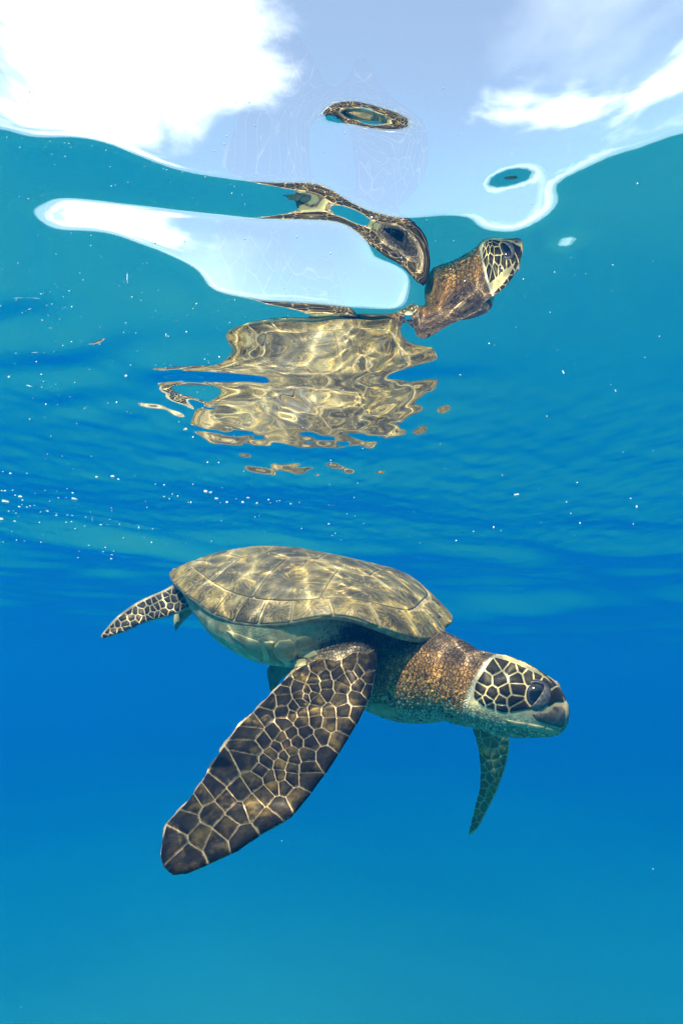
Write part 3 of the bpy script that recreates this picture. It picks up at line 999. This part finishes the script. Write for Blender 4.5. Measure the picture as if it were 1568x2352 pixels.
# eyes
def build_eye():
    k = NT('eyeball')
    r = k.n('Attribute', attribute_name='rim').outputs['Fac']
    c = k.mix(k.ramp(r, .40, .5), (.004, .004, .005), (.028, .022, .016))
    c = k.mix(k.ramp(r, .80, .9), c, (.05, .045, .04))
    k.finish(c, .08, spec=.6)
    h = cast(*cA(1060, 700))
    c0, n = h
    n = nrm(n * .75 + nrm(CAMP - c0) * .25)
    right = nrm(np.cross(HEAD_UP, n)); upv = nrm(np.cross(n, right))
    s = 1.43 / FOC                              # metres per picture unit there
    def disc(name, mat, fx, cx=0, cy=0, nr=12, na=40, parent=body):
        V, F, rim = [], [], []
        for i in range(nr + 1):
            q = i / nr
            for j in range(na):
                ph = 2 * math.pi * j / na
                x, y, z = fx(q, ph)
                V.append(c0 + right * (x + cx) * s + upv * (y + cy) * s + n * z * s); rim.append(q)
        for i in range(nr):
            for j in range(na):
                j2 = (j + 1) % na
                F.append((i * na + j, i * na + j2, (i + 1) * na + j2, (i + 1) * na + j))
        out = []
        V = np.array(V)
        pp, nn = MIR
        for V_, F_ in ((V, F), (V - 2 * ((V - pp) @ nn)[:, None] * nn, [f[::-1] for f in F])):
            o = tlink(name, V_, F_, mat, parent); set_attr(o.data, 'rim', rim); out.append(o)
        return out
    # eyeball: dark glossy dome
    disc('eye', k.m, lambda q, ph: (25 * math.sin(q * 1.5) * math.cos(ph), 26 * math.sin(q * 1.5) * math.sin(ph), -8 + 15 * math.cos(q * 1.5)))
    # heavy lid drawn over the forward half of the eye
    def lid(q, ph):
        # q across the lid from its free edge to its root, ph round the eye
        u = -1 + 2 * q; v = ph / math.pi - 1
        return None
    V, F, rim = [], [], []
    na, nr = 30, 12
    for i in range(nr + 1):
        q = i / nr
        for j in range(na + 1):
            v = j / na
            lat = (v - .5) * math.pi * .98
            lon = .18 + q * 1.32                # 0 = middle of the eye, 1.5 = front corner
            rr = 1.0 + .045
            x = 26 * rr * math.cos(lat) * math.sin(lon); y = 27 * rr * math.sin(lat); z = -8 + 17.5 * rr * math.cos(lat) * math.cos(lon)
            a = -.42                              # slanted
            x, y = x * math.cos(a) - y * math.sin(a), x * math.sin(a) + y * math.cos(a)
            V.append(c0 + right * x * s + upv * y * s + n * z * s)
    for i in range(nr):
        for j in range(na):
            F.append((i * (na + 1) + j, i * (na + 1) + j + 1, (i + 1) * (na + 1) + j + 1, (i + 1) * (na + 1) + j))
    V = np.array(V); pp, nn = MIR
    for V_, F_ in ((V, F), (V - 2 * ((V - pp) @ nn)[:, None] * nn, [f[::-1] for f in F])):
        o = tlink('eyelid', V_, F_, M_lid, body)
        sol = o.modifiers.new('thick', 'SOLIDIFY'); sol.thickness = .0015
    # folds round the eye
    for kx, (ra, rb, th) in enumerate(((27.5, 28.5, 2.4), (32, 33, 2.2))):
        def ring(q, ph, ra=ra, rb=rb, th=th):
            m = 2 * math.pi * q
            return ((ra + th * math.cos(m)) * math.cos(ph), (rb + th * math.cos(m)) * math.sin(ph), -6 - kx * 4 + th * 1.3 * math.sin(m))
        disc('eye_fold', M_lidring, ring)
build_eye()

# bridge and plastron plates on the near flank
def cD(x, y): return (345 + .52 * x, 1223 + .52 * y)
for bp in ([(545,505),(570,475),(620,470),(645,500),(630,550),(585,565),(555,545)], [(500,480),(545,480),(540,520),(560,560),(600,590),(560,600),(530,570)],
           [(610,590),(640,555),(690,560),(690,590),(640,600)], [(330,430),(400,450),(480,480),(500,540),(500,575),(430,530)],
           [(640,470),(690,445),(740,450),(720,500),(660,510)], [(660,520),(720,510),(745,540),(700,560),(650,550)]):
    plate([cD(*p) for p in bp], M_plas, 'bridge_plate', gap=1.2, thick=.002)
plate([(842, 1640), (850, 1612), (880, 1612), (910, 1630), (912, 1644), (880, 1646)], M_plas, 'bridge_plate', gap=.8, thick=.002)

# ------------------------------------------------------------------ pebbly neck scales as real relief
def build_pebbles():
    rng = random.Random(4)
    ha = (BV - HEAD_P) @ HEAD_T - .18 * ((BV - HEAD_P) @ HEAD_UP)
    loc = BV - BC; la, lc = loc @ Fv, loc @ Uv
    hg = np.sin(vv * 2 * math.pi)
    cand = np.where(((vid == 1) & (ha < -.032) & (hg < -.12 + .5 * np.sin(BV[:, 0] * 90) * np.sin(BV[:, 2] * 80))) | ((vid == 0) & (la > .14) & (lc > -.135)) | ((vid == 2) & (vt < .10)) | ((vid == 1) & (ha > -.05) & (ha < .06) & (hg < -.62)))[0]
    rng.shuffle(cand_l := cand.tolist())
    cell, keep = {}, []
    for i in cand_l:
        p = BV[i]; d = rng.uniform(.007, .0125)
        k0 = tuple((p / .013).astype(int)); ok = True
        for dx in (-1, 0, 1):
            for dy in (-1, 0, 1):
                for dz in (-1, 0, 1):
                    for q, dq in cell.get((k0[0] + dx, k0[1] + dy, k0[2] + dz), ()):
                        if np.sum((q - p) ** 2) < (.5 * (d + dq)) ** 2: ok = False; break
                    if not ok: break
                if not ok: break
            if not ok: break
        if ok: cell.setdefault(k0, []).append((p, d)); keep.append((i, d))
    V, F, C = [], [], []
    for i, d in keep:
        p, n = BV[i], BN[i]
        u = nrm(np.cross(n, nrm(np.array([rng.uniform(-1, 1), rng.uniform(-1, 1), rng.uniform(-1, 1)])))); w = np.cross(n, u)
        r = d * .47; hgt = r * rng.uniform(.14, .3)
        b = len(V); m = 6
        rad = [r * rng.uniform(.8, 1.12) for _ in range(m)]
        for f, z in ((1, -.0006), (.72, hgt * .8)):
            for j in range(m):
                t = 2 * math.pi * j / m
                V.append(p + u * rad[j] * f * math.cos(t) + w * rad[j] * f * math.sin(t) + n * z)
        V.append(p + n * hgt)
        for j in range(m):
            j2 = (j + 1) % m
            F.append((b + j, b + j2, b + m + j2, b + m + j)); F.append((b + m + j, b + m + j2, b + 2 * m))
        g = rng.choice([.5, .65, .8, .9, 1.0, 1.1, 1.35])
        c = pig[i] * g
        low = hg[i] < -.2 if vid[i] == 1 else lc[i] < -.06
        if low and rng.random() < .55: c = np.array([.46, .45, .30]) * rng.uniform(.7, 1.1)
        elif low and rng.random() < .4: c = np.array([.06, .06, .045])
        C += [c] * (2 * m + 1)
    o = tlink('neck_scales', V, F, None, body)
    a = o.data.attributes.new('pigment', 'FLOAT_COLOR', 'POINT')
    C = np.array(C); a.data.foreach_set('color', np.concatenate([C, np.ones((len(C), 1))], 1).ravel().astype(np.float32))
    k = NT('pebble_scale')
    g = k.n('TexCoord').outputs['Object']
    base = k.n('Attribute', attribute_name='pigment').outputs['Color']
    k.finish(k.mix(k.ramp(k.noise(g, 200, 3), .4, .7, 0, .4), base, (.05, .04, .03)), .65, k.noise(g, 300, 3), .3, .001, .25)
    o.data.materials.append(k.m)
    tag(o, kind='stuff')
build_pebbles()

# ------------------------------------------------------------------ air bubbles under the surface, specks adrift in the water
def k_white():
    k = NT('air_bubble')
    g = k.n('TexCoord').outputs['Object']
    return k.finish(k.mix(k.noise(g, 300, 2), (.78, .82, .84), (.9, .92, .92)), .25, spec=.6)
M_bub = k_white()
def surf_point(px, py):
    d = ray(px, py)
    if d[2] <= 0: return None
    t = DEPTH / d[2]
    for _ in range(12):
        p = CAMP + d * t
        z = float(wave_height(np.array([[p[0]]]), np.array([[p[1]]]))[0, 0])
        t += (z - p[2]) / d[2] * .7
    return CAMP + d * t
def bubble_mesh(seed):
    b = bmesh.new(); bmesh.ops.create_icosphere(b, subdivisions=2, radius=1)
    rg = random.Random(seed)
    ax = [Vector((rg.uniform(-1, 1), rg.uniform(-1, 1), rg.uniform(-1, 1))) for _ in range(4)]
    for v in b.verts:
        f = 1 + sum(.11 * math.sin(3 * v.co.dot(q) + i) for i, q in enumerate(ax))
        v.co *= f
    m = bpy.data.meshes.new('bubble'); b.to_mesh(m); b.free()
    m.polygons.foreach_set('use_smooth', [True] * len(m.polygons)); m.materials.append(M_bub)
    return m
bmeshes = [bubble_mesh(i) for i in range(5)]
bub = [(15,97,2),(50,105,4),(125,105,2),(445,122,3),(518,120,6),(545,132,3),(755,158,3),(755,212,3),(792,200,2),(10,185,3),(25,185,3),(95,212,5),(28,235,8),(90,258,3),(105,228,3),(125,260,2),
 (140,255,2),(345,222,7),(335,195,3),(310,175,2),(995,221,5),(1043,237,4),(1140,217,4),(1115,238,4),(1180,242,4),(1335,245,3),(1285,230,2),(1375,238,2),(220,278,3),(260,298,3),(330,327,2),
 (305,330,2),(465,341,3),(550,338,2),(637,348,2),(702,360,2),(8,315,5),(70,325,3),(183,330,2),(390,347,2),(115,415,2),(190,421,2),(410,436,2),(485,445,2),(523,462,2),(475,465,2),(512,497,3),(360,492,2),
 (945,188,6),(968,192,5),(1510,337,3),(1540,380,2),(1525,390,2),(1385,358,2),(75,288,2),(160,252,1.5),(270,217,2),(60,182,2),(72,205,2),(866,238,2),(1085,222,1.5),(1243,240,1.5),(1272,232,2),(778,222,2)]
bub = [(.5 * x, 1035 + .5 * y, s) for x, y, s in bub] + [(1185, 1137, 6), (1447, 1145, 2.5), (1087, 1221, 2), (922, 592, 2.5)]
rb = random.Random(2)
for i, (px, py, sz) in enumerate(bub):
    p = surf_point(px, py)
    if p is None: continue
    o = bpy.data.objects.new('air_bubble', bmeshes[i % 5]); S.collection.objects.link(o)
    r = sz * np.linalg.norm(p - CAMP) / FOC * .62
    o.scale = (r * 1.25, r * rb.uniform(.9, 1.5), r * .55)
    o.rotation_euler = (0, 0, rb.uniform(-.5, .5))
    o.location = (p[0], p[1], p[2] - r * .45)
    o.cycles.is_caustics_receiver = True
    tag(o, 'small white air bubble clinging to the underside of the rippled water surface', 'bubble', 'bubbles under the water surface')

def build_specks():
    rg = random.Random(12); V, F = [], []
    b = bmesh.new(); bmesh.ops.create_icosphere(b, subdivisions=1, radius=1)
    bv = np.array([v.co[:] for v in b.verts]); bf = [[v.index for v in f.verts] for f in b.faces]; b.free()
    for i in range(420):
        px = rg.uniform(-80, 1650) if rg.random() < .5 else rg.triangular(-80, 900, 60)
        py = rg.uniform(150, 1250) if rg.random() < .985 else rg.uniform(1250, 2352)
        y = rg.uniform(.5, 1.6)
        d = ray(px, py)
        if d[2] > 0: y = min(y, (DEPTH - .06) / d[2] * d[1] * rg.uniform(.55, .97))
        p = at(px, py, y)
        if cast(px, py) is not None or (390 < px < 1070 and 1250 < py < 1480): continue
        r = rg.choice([.8, .9, 1.0, 1.2, 1.4, 2.0]) * y / FOC * (rg.random() < .04 and 2.6 or 1)
        base = len(V)
        sc = np.array([rg.uniform(.7, 1.2), rg.uniform(.7, 1.2), rg.uniform(.8, 1.8)]) * r
        V += (bv * sc + p).tolist(); F += [[k + base for k in f] for f in bf]
    o = link('drifting_specks', mesh_np('drifting_specks', V, F), M_bub)
    tag(o, 'tiny pale specks of plankton and bubbles adrift in the blue water', 'plankton', kind='stuff')
build_specks()
